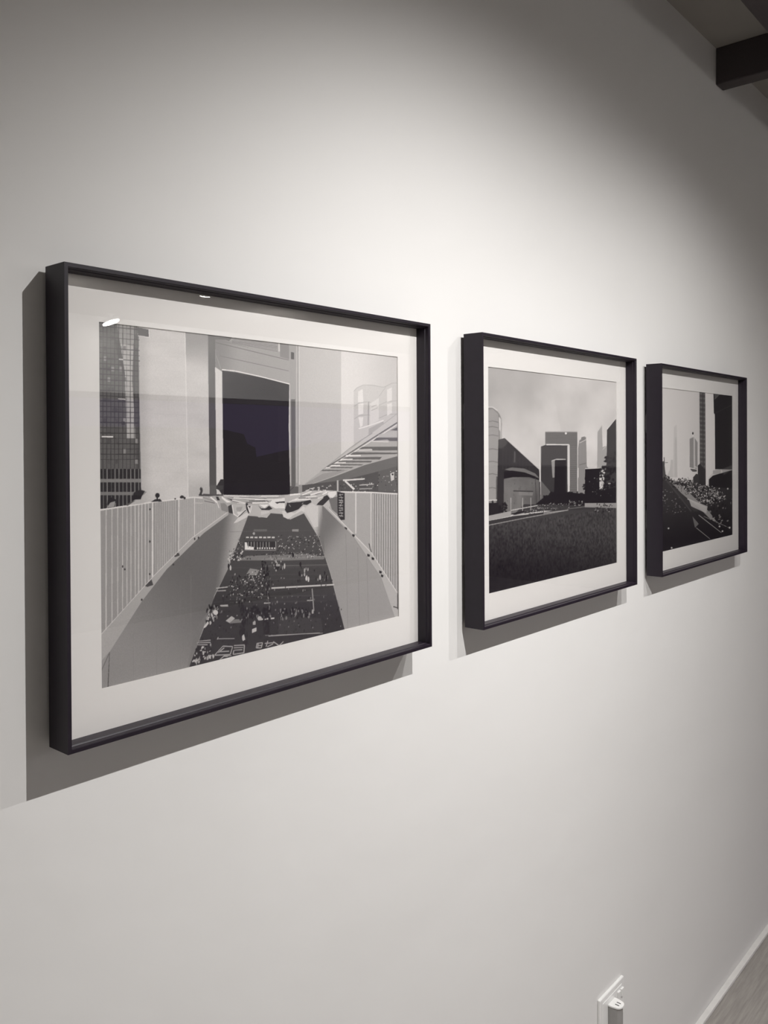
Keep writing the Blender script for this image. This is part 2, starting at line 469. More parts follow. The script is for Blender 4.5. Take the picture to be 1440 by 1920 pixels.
["C",170,2.5,6.6,[.012,.012,.017],52,1,[285,828,750,916,761,992,262,957]],
["C",60,2.5,6.0,[.012,.012,.451],53,1,[353,736,486,745,486,854,324,824]],
["P",.04,1,[401,641,503,654,505,681,402,670]],
["P",.864,1,[402,645,408,646,410,658,431,664,431,672,402,668]],
["P",.683,1,[401,670,505,683,505,682,401,669]],
["P",.654,1,[406,628,415,629,415,633,406,632]],
["P",.651,1,[420,629,429,630,429,635,419,634]],
["P",.648,1,[434,631,443,632,443,637,433,635]],
["P",.646,1,[448,632,458,633,458,638,448,637]],
["P",.643,1,[462,634,472,635,472,640,462,639]],
["P",.641,1,[476,635,487,636,487,641,476,640]],
["P",.638,1,[491,637,501,638,501,643,491,642]],
["P",.34,1,[412,645,411,663,414,663,414,645]],
["P",.764,1,[446,669,445,671,443,672,441,671,441,669,441,666,443,666,445,667]],
["P",.339,1,[421,646,421,664,423,664,424,646]],
["P",.762,1,[454,670,453,672,451,673,449,672,449,669,449,667,451,667,453,668]],
["P",.338,1,[431,647,431,665,433,665,433,647]],
["P",.76,1,[462,671,461,673,459,674,457,673,457,670,457,668,459,668,461,669]],
["P",.337,1,[441,648,441,666,443,666,443,649]],
["P",.759,1,[470,672,469,674,467,675,466,674,465,671,466,669,467,669,469,670]],
["P",.336,1,[451,649,451,667,453,668,453,650]],
["P",.757,1,[478,673,477,675,476,676,474,675,473,672,474,670,476,670,477,671]],
["P",.335,1,[461,650,460,669,463,669,463,651]],
["P",.755,1,[486,674,486,676,484,677,482,676,481,673,482,671,484,671,486,672]],
["P",.334,1,[471,652,471,670,473,670,473,652]],
["P",.753,1,[495,675,494,677,492,678,490,677,489,674,490,672,492,672,494,673]],
["P",.333,1,[481,653,481,671,483,671,483,653]],
["P",.752,1,[503,676,502,678,500,679,499,678,498,675,499,673,500,673,502,674]],
["P",.469,1,[504,654,504,681,506,681,506,654]],
["P",.202,.7,[431,607,475,611,475,618,431,614]],
["P",.449,1,[435,621,434,624,431,625,429,623,427,620,429,617,431,616,434,617]],
["P",.324,1,[563,620,586,622,586,630,563,627]],
["P",.327,.6,[409,689,606,708,684,727,681,736,539,721,377,699]],
["C",150,3.4,3.1,[.018,.031,.195,.403,.66],11,1,[507,633,663,649,686,728,512,705,506,650]],
["C",130,2.5,3.1,[.018,.025,.24,.503],12,1,[371,629,401,632,400,691,513,687,684,715,686,732,359,694]],
["C",70,3.0,4.0,[.015,.023,.456,.78],13,1,[353,667,403,673,388,701,347,701]],
["P",.298,1,[418,730,449,739,442,751,439,757,406,747]],
["P",.04,1,[407,750,439,759,440,756,407,747]],
["C",190,3.1,4.1,[.012,.017,.025,.29,.616],14,1,[347,759,388,759,406,750,461,729,470,778,486,829,436,827,352,800]],
["C",50,3.8,8.4,[.013,.018,.028],15,1,[455,704,474,706,486,842,473,839]],
["C",26,3.2,8.5,[.018,.41,.565],16,1,[484,702,538,727,538,746,493,752]],
["C",22,3.5,10.2,[.018,.038,.481],17,1,[579,733,699,789,713,817,582,796]],
["P",.019,1,[592,773,591,779,588,782,586,778,585,772,586,765,589,763,591,766]],
["P",.69,1,[617,792,616,799,614,801,611,798,610,791,612,785,614,782,616,785]],
["P",.616,1,[625,797,624,803,622,806,619,803,618,796,619,789,622,787,624,790]],
["P",.574,1,[669,797,668,804,666,806,663,803,662,796,663,789,666,787,668,790]],
["P",.023,1,[695,801,694,808,691,810,688,807,687,800,689,793,691,791,694,794]],
["P",.561,1,[538,740,537,746,535,749,533,746,532,739,533,732,535,730,537,733]],
["P",.024,1,[596,742,595,748,592,751,590,747,589,741,590,734,592,732,595,735]],
["P",.018,1,[569,707,568,713,565,716,563,712,562,706,563,699,565,697,568,700]],
["P",.591,1,[359,720,358,726,356,728,354,725,353,719,354,713,356,711,358,714]],
["P",.026,1,[353,713,352,719,350,722,348,719,347,713,348,707,350,704,352,707]],
["P",.041,1,[337,815,336,820,334,823,332,820,331,813,332,808,334,805,336,808]],
["P",.423,1,[640,911,639,918,636,920,634,917,633,910,634,903,636,901,639,904]],
["C",80,4.4,8.4,[.012,.013,.02,.288],18,1,[399,849,436,853,454,872,486,860,485,902,399,885]],
["C",60,4.8,10.0,[.012,.014,.234],19,1,[505,876,605,892,640,914,640,930,511,910]],
["C",60,5.1,6.9,[.012,.013,.351,.6],20,1,[285,822,318,828,321,863,279,888]],
["P",.673,1,[317,851,315,856,309,857,304,854,302,848,304,843,309,841,315,845]],
["P",.49,1,[340,881,358,870,369,879,352,890]],
["P",.397,.5,[352,880,399,887,402,898,352,892]],
["P",.571,1,[445,901,498,907,498,902,444,896]],
["P",.534,1,[278,889,289,875,285,872,274,886]],
["C",50,4.9,12.9,[.012,.012,.018],21,1,[382,823,408,863,410,976,386,958]],
["C",60,5.1,10.9,[.012,.013,.017],22,1,[460,861,485,866,485,951,460,945]],
["C",90,5.0,6.8,[.012,.012,.409,.605],23,1,[251,949,295,937,303,984,240,997]],
["P",.55,1,[400,947,398,954,395,956,392,952,391,945,393,938,396,935,398,939]],
["P",.509,1,[456,896,454,901,449,902,443,899,441,893,444,889,449,888,454,891]],
["P",.578,1,[423,925,438,922,438,934,423,937]],
["P",.449,1,[426,902,435,901,435,913,426,911]],
["P",.466,1,[274,493,297,493,313,492,335,491,416,497,524,503,580,504,580,540,524,548,495,544,483,533,467,542,447,530,406,528,362,521,351,527,355,537,347,547,335,543,322,534,311,535,313,521,274,514]],
["P",.093,1,[275,484,310,488,335,488,335,494,312,493,274,488]],
["P",.127,1,[296,460,314,461,313,490,296,487]],
["P",.06,1,[314,461,335,462,335,473,326,478,315,472]],
["P",.71,1,[314,472,322,476,330,489,317,488]],
["P",.053,1,[265,469,269,462,274,475,271,486,262,490,267,476]],
["P",.3,1,[274,496,315,513,315,511,275,494]],
["P",.156,1,[278,507,309,516,310,514,278,505]],
["P",.882,1,[295,497,315,515,318,512,298,494]],
["P",.042,1,[312,495,320,496,325,507,317,507]],
["P",.9,1,[331,495,344,506,361,516,346,516,330,501]],
["P",.077,1,[344,501,366,508,385,519,366,514]],
["P",.297,1,[326,516,340,517,353,535,347,546,329,538]],
["P",.834,1,[316,514,321,531,323,530,318,514]],
["P",.064,1,[350,527,361,522,365,552,351,548]],
["P",.873,1,[337,495,416,503,416,500,337,493]],
["P",.207,1,[351,498,408,511,408,510,352,497]],
["P",.829,1,[366,504,465,515,465,512,366,501]],
["P",.167,1,[385,502,475,513,475,511,385,500]],
["P",.9,1,[362,511,406,523,406,521,363,508]],
["P",.04,1,[406,520,435,525,435,523,406,518]],
["P",.134,1,[416,517,471,521,471,517,416,514]],
["P",.868,1,[435,514,501,518,501,515,435,511]],
["P",.819,1,[427,525,485,527,485,523,427,521]],
["P",.755,1,[455,505,516,508,516,504,455,501]],
["P",.2,1,[475,508,524,513,524,512,475,507]],
["P",.696,1,[377,521,404,525,404,522,378,519]],
["P",.165,1,[472,518,482,525,484,524,474,516]],
["P",.057,1,[504,527,524,528,524,525,503,524]],
["P",.65,1,[408,501,455,507,455,505,408,499]],
["P",.531,1,[362,522,406,526,405,541,380,563,366,554]],
["P",.858,1,[361,525,366,553,368,552,364,524]],
["P",.856,1,[366,554,379,563,380,561,368,552]],
["P",.851,1,[380,563,407,542,405,540,378,561]],
["P",.396,1,[375,533,396,532,389,547,377,544]],
["P",.736,1,[377,548,402,546,383,558]],
["P",.051,1,[405,542,381,563,383,565,407,544]],
["P",.041,1,[405,522,412,522,418,551,415,557,407,541]],
["P",.703,1,[381,565,408,552,417,557,408,567,377,580,366,582]],
["P",.534,1,[410,528,445,532,455,548,483,550,485,558,475,565,462,571,447,570,439,562,419,559]],
["P",.9,1,[410,530,417,551,420,551,413,529]],
["P",.81,1,[424,530,418,555,420,555,426,531]],
["P",.643,1,[455,552,483,551,483,558,455,564]],
["P",.047,1,[412,531,421,532,419,538]],
["P",.043,1,[445,531,457,542,471,543,483,535,495,546,483,550,457,547]],
["P",.868,1,[449,529,483,531,467,542]],
["P",.839,1,[483,531,537,529,537,548,503,545]],
["P",.806,1,[481,529,497,515,537,513,537,531,532,545,505,546,489,537]],
["P",.039,1,[502,525,545,524,550,531,518,529,510,531]],
["P",.129,1,[556,475,595,479,595,505,556,504]],
["P",.323,1,[587,472,600,473,600,503,586,502]],
["P",.521,1,[537,505,556,502,593,501,615,494,686,496,733,501,731,513,700,517,651,529,631,525,604,528,552,529,537,531]],
["P",.9,1,[556,507,593,506,593,501,556,502]],
["P",.186,1,[593,513,631,511,630,507,593,510]],
["P",.101,1,[582,517,622,520,622,518,582,515]],
["P",.9,1,[565,525,631,525,631,522,564,521]],
["P",.826,1,[552,529,587,518,586,515,551,527]],
["P",.865,1,[600,509,636,499,635,495,599,506]],
["P",.857,1,[631,511,677,501,676,497,630,507]],
["P",.828,1,[613,518,654,516,653,513,613,514]],
["P",.156,1,[649,511,686,503,685,501,648,509]],
["P",.792,1,[663,505,705,502,704,499,662,502]],
["P",.158,1,[617,521,658,522,658,520,617,520]],
["P",.874,1,[677,512,696,506,694,502,676,508]],
["P",.65,1,[614,496,647,487,646,484,612,493]],
["P",.793,1,[700,503,732,502,731,513,716,525,704,520,697,511]],
["P",.042,1,[545,531,604,529,631,526,635,534,617,543,604,540,586,555,566,561,545,564,537,553]],
["P",.326,1,[551,537,557,545,559,544,553,535]],
["P",.233,1,[602,533,598,538,601,540,605,534]],
["P",.044,1,[681,518,695,513,706,526,678,549,653,545,662,536]],
["P",.542,1,[640,530,676,520,681,522,655,541,644,534]],
["P",.82,1,[658,524,681,519,681,517,657,522]],
["P",.714,1,[527,556,537,557,545,567,558,563,573,567,604,546,609,550,607,566,597,561,568,573,549,585,532,576]],
["P",.632,1,[519,555,540,568,541,566,520,554]],
["P",.649,1,[608,552,637,537,651,547,660,550,659,620,643,622,626,588,607,564]],
["P",.067,1,[557,491,570,480,568,479,555,490]],
["C",26,5.1,3.2,[.055,.099,.541,.796],77,1,[595,487,729,475,728,500,617,494]],
["P",.433,1,[307,980,332,958,331,956,305,978]],
["P",.43,1,[331,959,361,967,361,964,332,956]],
["P",.432,1,[318,975,336,965,334,962,316,973]],
["P",.432,1,[306,981,353,990,353,987,306,978]],
["P",.428,1,[355,989,362,967,360,965,352,988]],
["P",.431,1,[322,974,350,979,350,976,322,971]],
["P",.425,1,[365,965,399,971,399,968,365,962]],
["P",.423,1,[397,969,395,993,398,994,400,970]],
["P",.426,1,[396,992,362,989,363,992,397,995]],
["P",.428,1,[364,991,366,979,363,978,361,990]],
["P",.426,1,[365,979,391,984,391,981,365,977]],
["P",.426,1,[365,972,395,977,395,975,365,969]],
["P",.417,1,[440,975,458,977,457,974,439,972]],
["P",.416,1,[456,975,452,991,455,992,459,976]],
["P",.418,1,[453,990,437,986,437,989,453,993]],
["P",.419,1,[438,988,441,974,438,973,435,987]],
["P",.417,1,[443,983,455,985,455,982,443,980]],
["P",.418,1,[442,974,440,988,443,989,445,975]],
["P",.413,1,[465,981,498,986,498,983,465,978]],
["P",.413,1,[474,994,494,989,493,986,473,991]],
["P",.414,1,[474,973,468,991,471,992,477,974]],
["P",.411,1,[493,981,513,999,515,997,495,979]],
["P",.409,1,[515,1000,530,989,528,987,513,997]],
["P",.409,1,[514,999,523,1001,523,998,514,996]],
["P",.43,1,[314,932,367,943,367,941,314,930]],
["P",.434,1,[316,926,313,932,315,934,318,927]],
["P",.439,1,[254,931,294,939,294,936,254,929]],
["P",.439,1,[256,937,285,944,285,941,256,935]],
["P",.439,1,[259,927,294,932,294,929,259,925]],
["P",.432,1,[321,998,336,990,334,987,320,996]],
["P",.43,1,[335,990,357,994,357,992,335,987]],
["P",.431,1,[324,1001,342,1004,342,1001,324,998]],
["P",.43,1,[335,991,346,994,346,992,335,988]],
["P",.403,1,[478,960,664,989,663,987,478,957]],
["P",.474,1,[323,833,347,836,347,832,323,829]],
["P",.679,1,[273,888,286,872,289,879,277,890]],
["P",.584,1,[391,939,397,935,401,953,393,953]]],
[["G",.447,.65,1,[53,24,303,411],[-110,-78,1241,-220,1232,1168,-118,1001]],
["G",.586,.75,.6,[549,94,969,247],[386,-130,1241,-220,1235,736,677,694,506,255]],
["N",.1,7,9,3,[-46,-61,1241,-190,1235,705,-51,615]],
["P",.247,1,[-9,180,30,177,56,187,78,208,93,232,92,673,-13,664]],
["P",.427,1,[78,220,92,232,91,331,81,319]],
["P",.609,1,[74,220,85,232,84,288,75,276]],
["P",.338,1,[-9,195,34,186,69,208,73,325,68,591,-12,586]],
["P",.198,1,[-9,247,34,241,33,238,-10,244]],
["P",.199,1,[33,241,72,247,73,243,34,238]],
["P",.198,1,[-9,271,34,266,33,262,-10,268]],
["P",.199,1,[33,266,71,271,73,268,34,262]],
["P",.198,1,[-9,308,34,302,33,299,-10,304]],
["P",.199,1,[33,302,71,308,72,305,34,299]],
["P",.198,1,[-10,368,33,364,32,360,-11,365]],
["P",.199,1,[32,364,71,370,72,366,33,360]],
["P",.198,1,[-10,423,33,419,32,415,-11,419]],
["P",.199,1,[32,419,70,426,71,422,33,415]],
["P",.197,1,[-11,477,32,474,31,470,-12,474]],
["P",.199,1,[31,474,70,481,71,478,32,470]],
["P",.197,1,[-11,538,32,535,31,531,-12,534]],
["P",.199,1,[31,535,69,543,70,539,32,531]],
["P",.601,1,[4,182,34,181,34,176,4,177]],
["P",.605,1,[32,180,63,195,67,190,36,176]],
["P",.109,1,[55,485,80,486,79,610,54,608]],
["P",.637,1,[-3,590,68,593,68,588,-4,585]],
["P",.031,1,[70,322,113,314,348,463,355,516,359,648,57,670]],
["P",.069,1,[70,322,113,314,131,337,94,362,69,362]],
["P",.569,1,[111,315,346,463,350,460,114,313]],
["P",.056,.7,[97,331,96,455,100,456,101,331]],
["P",.057,.7,[119,344,118,459,122,459,122,344]],
["P",.057,.7,[141,356,140,463,143,463,144,356]],
["P",.057,.7,[163,369,162,467,166,467,166,369]],
["P",.058,.7,[185,382,184,471,188,471,188,382]],
["P",.058,.7,[207,395,207,475,210,475,211,395]],
["P",.058,.7,[230,408,229,479,233,479,234,408]],
["P",.058,.7,[253,421,252,483,256,483,257,421]],
["P",.059,.7,[276,435,276,487,280,487,280,435]],
["P",.101,1,[172,375,171,426,181,426,181,375]],
["P",.171,1,[110,456,157,448,242,456,320,482,348,504,320,498,232,472,157,465]],
["P",.012,1,[104,465,157,462,242,473,320,495,345,512,335,518,242,495,157,492,104,496]],
["G",.18,.116,1,[120,550,329,561],[101,499,166,493,280,498,348,515,354,648,99,661]],
["N",.25,14,10,5,[101,499,348,509,347,654,99,655]],
["P",.05,1,[166,558,304,569,305,563,166,553]],
["P",.034,1,[102,661,105,499,100,499,97,661]],
["P",.059,1,[317,501,326,639,331,640,322,501]],
["P",.25,.7,[203,561,304,569,299,585,203,577]],
["P",.688,1,[351,351,350,522,357,522,359,351]],
["P",.13,1,[360,516,453,567,452,628,359,628]],
["P",.519,1,[358,514,451,567,455,564,362,511]],
["P",.184,1,[394,283,648,280,645,605,572,601,574,344,394,344]],
["P",.115,.6,[397,292,648,290,648,287,397,289]],
["P",.115,.6,[397,298,648,296,648,293,397,295]],
["P",.115,.6,[397,304,647,302,648,299,397,301]],
["P",.115,.6,[397,310,647,309,647,306,397,307]],
["P",.115,.6,[397,316,647,315,647,312,397,313]],
["P",.115,.6,[397,322,647,321,647,318,397,319]],
["P",.115,.6,[397,328,647,328,647,325,397,325]],
["P",.115,.6,[397,334,647,334,647,331,397,331]],
["P",.115,.6,[397,340,647,340,647,337,397,337]],
["P",.115,.6,[397,346,647,347,647,344,397,343]],
["P",.115,.6,[397,352,647,353,647,350,397,349]],
["P",.106,.6,[585,353,646,353,646,350,585,350]],
["P",.106,.6,[585,363,646,364,646,361,585,360]],
["P",.106,.6,[585,374,646,374,646,371,585,371]],
["P",.106,.6,[585,384,646,385,646,382,585,381]],
["P",.106,.6,[584,394,646,395,646,392,584,392]],
["P",.106,.6,[584,405,646,406,646,403,584,402]],
["P",.106,.6,[584,415,646,416,646,413,584,412]],
["P",.106,.6,[584,426,645,427,645,424,584,423]],
["P",.106,.6,[584,436,645,437,645,435,584,433]],
["P",.106,.6,[584,447,645,448,645,445,584,444]],
["P",.106,.6,[584,457,645,459,645,456,584,454]],
["P",.106,.6,[584,467,645,469,645,466,584,465]],
["P",.106,.6,[584,478,645,480,645,477,584,475]],
["P",.106,.6,[584,488,645,490,645,487,584,485]],
["P",.106,.6,[584,499,645,501,645,498,584,496]],
["P",.106,.6,[584,509,645,511,645,509,584,506]],
["P",.106,.6,[584,519,645,522,645,519,584,517]],
["P",.106,.6,[583,530,645,532,645,530,584,527]],
["P",.106,.6,[583,540,645,543,645,540,583,538]],
["P",.106,.6,[583,551,645,554,645,551,583,548]],
["P",.106,.6,[583,561,644,564,645,561,583,558]],
["P",.106,.6,[583,572,644,575,644,572,583,569]],
["P",.106,.6,[583,582,644,585,644,582,583,579]],
["P",.106,.6,[583,592,644,596,644,593,583,590]],
["P",.475,1,[394,284,648,282,648,278,394,281]],
["P",.763,1,[563,289,560,293,554,295,548,293,545,289,548,285,554,284,560,285]],
["P",.044,1,[361,354,402,345,565,348,566,607,463,601,360,516]],
["P",.076,.7,[361,354,562,351,562,448,360,443]],
["P",.727,1,[402,348,579,349,579,343,402,342]],
["P",.743,1,[574,346,572,590,583,591,584,346]],
["P",.313,1,[359,357,358,430,363,430,364,357]],
["P",.321,1,[440,425,470,417,469,507,448,506]],
["P",.559,1,[441,427,476,419,474,416,439,423]],
["P",.567,1,[475,420,551,421,551,417,475,415]],
["P",.012,1,[466,422,556,424,552,627,458,621]],
["P",.289,1,[665,323,723,305,728,459,740,467,739,603,651,598,653,366]],
["P",.233,1,[679,309,712,303,711,330,679,330]],
["P",.662,1,[653,464,652,514,658,514,658,465]],
["P",.638,1,[668,339,727,321,724,318,666,336]],
["P",.127,1,[664,452,723,443,722,440,663,449]],
["P",.402,1,[824,279,864,242,870,360,908,352,907,479,819,476]],
["P",.05,1,[911,263,1014,193,1010,763,830,733,907,442]],
["P",.757,1,[914,266,1010,196,1004,194,908,263]],
["P",.615,1,[826,280,863,246,858,245,822,278]],
["P",.608,1,[872,375,910,353,906,351,868,373]],
["P",.012,1,[713,473,841,473,840,660,709,652]],
["P",.651,1,[713,472,842,472,841,470,713,469]],
["C",30,3.8,7.8,[.012,.113],54,.5,[120,512,340,522,339,640,119,644]],
["P",.012,1,[369,604,474,571,709,602,1011,580,1010,706,270,652]],
["P",.05,1,[241,621,1010,687,1010,706,379,663,165,666]],
["C",260,22.6,11.5,[.012,.012,.012,.012],31,1,[572,587,628,576,692,601,710,516,782,497,869,470,895,412,1012,383,1010,694,571,649]],
["C",26,8.8,3.6,[.072,.167,.299],32,1,[734,524,881,515,958,630,757,619]],
["P",.619,.8,[850,551,862,536,881,552,868,574]],
["P",.421,1,[945,559,942,561,932,562,923,560,919,557,923,555,932,554,942,556]],
["C",60,14.9,10.8,[.012,.012,.012],33,1,[380,596,442,580,463,622,379,623]],
["C",50,10.9,11.1,[.012,.012],34,1,[14,593,120,606,128,657,13,654]],
["P",.018,1,[-12,598,66,603,74,665,-13,664]],
["P",.382,1,[0,656,151,646,151,668,0,678]],
["P",.531,1,[152,645,339,636,338,632,151,641]],
["P",.012,1,[161,664,241,657,240,651,159,658]],
["P",.499,1,[156,673,241,667,240,662,155,668]],
["P",.288,1,[-1,589,2,666,7,666,3,590]],
["P",.469,1,[148,586,148,646,151,646,152,586]],
["P",.478,1,[228,591,227,652,231,652,231,591]],
["P",.485,1,[286,594,285,656,289,656,289,594]],
["C",150,6.2,3.2,[.012,.044,.118,.315,.516],35,1,[240,653,359,628,538,633,594,665,359,668,240,669]],
["P",.053,1,[0,681,240,675,571,663,1010,694,1010,778,0,726]],
["P",.044,1,[-13,679,151,671,549,668,1010,686,1010,758,-13,709]],
["G",.061,.014,1,[441,684,377,985],[-13,694,240,682,441,677,571,676,1010,697,1008,1024,377,1005,-15,1018]],
["P",.295,1,[-12,700,241,688,240,684,-13,696]],
["P",.317,1,[241,688,572,676,571,672,240,684]],
["P",.433,1,[379,676,572,676,571,672,379,672]],
["P",.355,1,[709,649,1011,669,1010,697,709,670]],
["P",.196,1,[561,670,709,669,709,666,560,667]],
["C",50,13.0,6.6,[.012,.012,.254,.073],36,1,[793,660,958,665,957,709,805,705]],
["C",30,9.4,6.2,[.012,.336,.197],37,1,[572,624,709,640,709,660,571,651]],
["N",.5,120,90,6,[-13,697,1010,697,1008,1024,-15,1018]]],
[["P",.857,1,[-509,-193,1758,-435,1748,1583,-517,1184]],
["G",.762,.786,1,[492,102,66,502],[-476,-34,1158,-154,1153,721,-479,623]],
["P",.626,1,[127,442,151,442,150,552,66,548,112,504]],
["P",.671,1,[163,239,199,223,208,554,150,552]],
["P",.606,1,[175,302,199,302,202,554,170,552]],
["P",.094,1,[-152,466,44,448,51,479,66,548,-152,554]],
["P",.074,1,[39,425,43,471,52,471,48,425]],
["P",.133,1,[18,458,89,460,89,457,18,455]],
["P",.656,1,[362,309,421,294,477,334,476,507,455,531,378,520]],
["P",.344,1,[367,313,418,301,420,505,366,496]],
["P",.339,1,[438,309,473,334,472,499,441,489]],
["P",.032,1,[421,276,418,283,409,285,401,283,398,276,401,270,410,267,418,270]],
["P",.9,1,[406,285,409,301,416,301,413,284]],
["P",.128,1,[369,504,463,502,463,527,403,525]],
["P",.9,1,[358,502,463,513,464,508,360,497]],
["P",.132,1,[501,-13,585,-18,589,628,480,606,490,483,504,475]],
["P",.07,.8,[504,1,585,0,586,-6,505,-5]],
["P",.247,.8,[504,15,584,15,586,9,505,10]],
["P",.07,.8,[504,30,584,31,586,25,505,25]],
["P",.247,.8,[504,45,584,46,586,40,505,40]],
["P",.07,.8,[504,60,584,61,586,55,505,54]],
["P",.247,.8,[504,75,584,76,586,70,505,69]],
["P",.07,.8,[504,90,584,91,585,85,505,84]],
["P",.247,.8,[503,105,584,106,585,100,505,99]],
["P",.07,.8,[503,120,584,121,585,115,505,114]],
["P",.247,.8,[503,135,584,136,585,131,505,129]],
["P",.07,.8,[503,150,584,152,585,146,505,144]],
["P",.247,.8,[503,165,584,167,585,161,505,159]],
["P",.07,.8,[503,180,584,182,585,176,504,174]],
["P",.247,.8,[503,195,583,197,585,191,504,189]],
["P",.07,.8,[503,210,583,212,585,206,504,204]],
["P",.247,.8,[503,224,583,227,585,221,504,219]],
["P",.07,.8,[503,239,583,242,585,237,504,234]],
["P",.247,.8,[503,254,583,258,585,252,504,249]],
["P",.07,.8,[503,269,583,273,584,267,504,263]],
["P",.247,.8,[502,284,583,288,584,282,504,278]],
["P",.07,.8,[502,299,583,303,584,297,504,293]],
["P",.247,.8,[502,314,583,318,584,312,504,308]],
["P",.07,.8,[502,329,583,333,584,327,504,323]],
["P",.247,.8,[502,344,583,348,584,342,504,338]],
["P",.07,.8,[502,359,583,363,584,358,503,353]],
["P",.247,.8,[502,374,582,379,584,373,503,368]],
["P",.07,.8,[502,389,582,394,584,388,503,383]],
["P",.247,.8,[502,404,582,409,584,403,503,398]],
["P",.07,.8,[502,419,582,424,584,418,503,413]],
["P",.247,.8,[502,434,582,439,584,433,503,428]],
["P",.07,.8,[502,448,582,454,583,448,503,443]],
["P",.247,.8,[501,463,582,469,583,464,503,458]],
["P",.07,.8,[501,478,582,485,583,479,503,473]],
["P",.247,.8,[501,493,582,500,583,494,503,487]],
["P",.07,.8,[501,508,582,515,583,509,503,502]],
["P",.247,.8,[501,523,582,530,583,524,503,517]],
["P",.07,.8,[501,538,582,545,583,539,502,532]],
["P",.247,.8,[501,553,581,560,583,554,502,547]],
["P",.07,.8,[501,568,581,575,583,570,502,562]],
["P",.247,.8,[501,583,581,591,583,585,502,577]],
["P",.06,1,[544,-9,548,601,558,602,555,-9]],
["P",.026,1,[585,107,614,101,614,124,588,125]],
["P",.9,1,[584,-15,592,603,601,604,593,-16]],
["P",.041,1,[477,486,507,475,582,519,585,628,472,606]],
["P",.058,1,[411,562,455,539,489,549,489,615,411,603]],
["P",.9,1,[593,-18,711,-25,722,136,731,523,633,571,607,629,591,628]],
["P",.029,1,[704,-18,1157,-44,1154,537,727,519,725,144,710,136]],
["P",.128,1,[704,-18,827,-16,730,41]],
["P",.178,1,[720,43,820,-5,813,-8,713,40]],
["P",.067,1,[731,137,1014,65,1010,62,728,134]],
["P",.537,1,[693,526,814,522,814,557,693,552]],
["P",.021,1,[633,631,633,584,693,561,1005,532,1154,537,1153,740,745,679]],
["P",.188,.4,[824,522,1006,496,1016,523,863,563]],  # pale glass reflection painted over the dark window of the print
["G",.049,.014,1,[221,586,219,981],[-479,526,21,539,158,572,420,595,633,631,1154,684,1151,1182,-481,969]],
["C",90,19.2,9.4,[.017,.026,.137,.318],41,1,[-221,533,66,537,158,560,352,560,489,607,189,593,35,566]],
["C",420,14.5,5.9,[.026,.047,.155,.358,.848],42,1,[189,573,420,591,784,647,922,734,632,766,385,708,285,637]],
["P",.342,1,[111,589,253,604,632,800,744,878,669,863,488,764]],
["P",.055,1,[65,571,127,582,488,789,419,783]],
["P",.647,1,[332,699,593,775,598,770,337,694]],
["P",.609,.8,[351,697,614,765,595,810,385,748]],
["P",.291,.6,[401,815,488,872,435,892]],
["P",.375,1,[485,815,818,965,824,963,491,812]],
["P",.323,1,[557,829,940,942,943,939,560,827]],
["P",.078,1,[73,575,377,783,393,778,88,569]],
["P",.302,1,[450,895,647,990,652,988,455,892]],
["C",120,13.0,5.1,[.51,.724],55,1,[253,588,745,662,862,730,559,744]],
["C",160,14.2,5.8,[.013,.022],56,1,[65,579,489,607,823,675,745,749,318,671]],
["C",120,14.0,4.6,[.052,.103,.26,.022],43,1,[-153,613,111,612,351,754,334,809,-153,746]],
["C",70,24.2,10.5,[.012,.014,.025,.273],44,1,[632,732,1004,730,1003,983,669,863]],
["P",.724,1,[806,919,802,923,792,923,783,921,779,916,783,912,792,911,802,914]],
["P",.735,1,[851,956,847,960,837,961,827,958,823,954,827,950,837,949,847,952]],
["P",.758,1,[937,664,933,668,923,669,913,667,909,662,913,658,923,657,933,659]],
["P",.573,1,[105,863,102,867,94,868,87,865,84,861,87,858,94,857,102,859]],
["P",.58,1,[143,988,140,992,132,992,124,990,121,985,124,982,132,981,140,984]],
["P",.766,1,[966,943,962,947,952,948,942,945,937,940,942,936,952,935,962,938]],
["C",60,18.0,6.1,[.207,.419,.031],45,1,[-153,635,50,617,95,704,-153,702]]],
]

# ---------------------------------------------------------------- materials
def newmat(name):
    m = bpy.data.materials.new(name); m.use_nodes = True; nt = m.node_tree
    return m, nt, nt.nodes['Principled BSDF']
def lk(nt, a, b): nt.links.new(a, b)
def noise(nt, scale, detail=4, rough=0.55, coord='Object', vec=(1, 1, 1)):
    tc = nt.nodes.new('ShaderNodeTexCoord'); mp = nt.nodes.new('ShaderNodeMapping'); mp.inputs['Scale'].default_value = vec
    n = nt.nodes.new('ShaderNodeTexNoise'); n.inputs['Scale'].default_value = scale; n.inputs['Detail'].default_value = detail
    n.inputs['Roughness'].default_value = rough
    lk(nt, tc.outputs[coord], mp.inputs[0]); lk(nt, mp.outputs[0], n.inputs['Vector']); return n.outputs['Fac']
def ramp(nt, fac, a, b, p0=0.3, p1=0.7):
    r = nt.nodes.new('ShaderNodeValToRGB'); r.color_ramp.elements[0].position = p0; r.color_ramp.elements[1].position = p1
    r.color_ramp.elements[0].color = (*a, 1); r.color_ramp.elements[1].color = (*b, 1); lk(nt, fac, r.inputs[0]); return r.outputs[0]
def bump(nt, bsdf, h, strength, dist):
    b = nt.nodes.new('ShaderNodeBump'); b.inputs['Strength'].default_value = strength; b.inputs['Distance'].default_value = dist
    lk(nt, h, b.inputs['Height']); lk(nt, b.outputs[0], bsdf.inputs['Normal'])
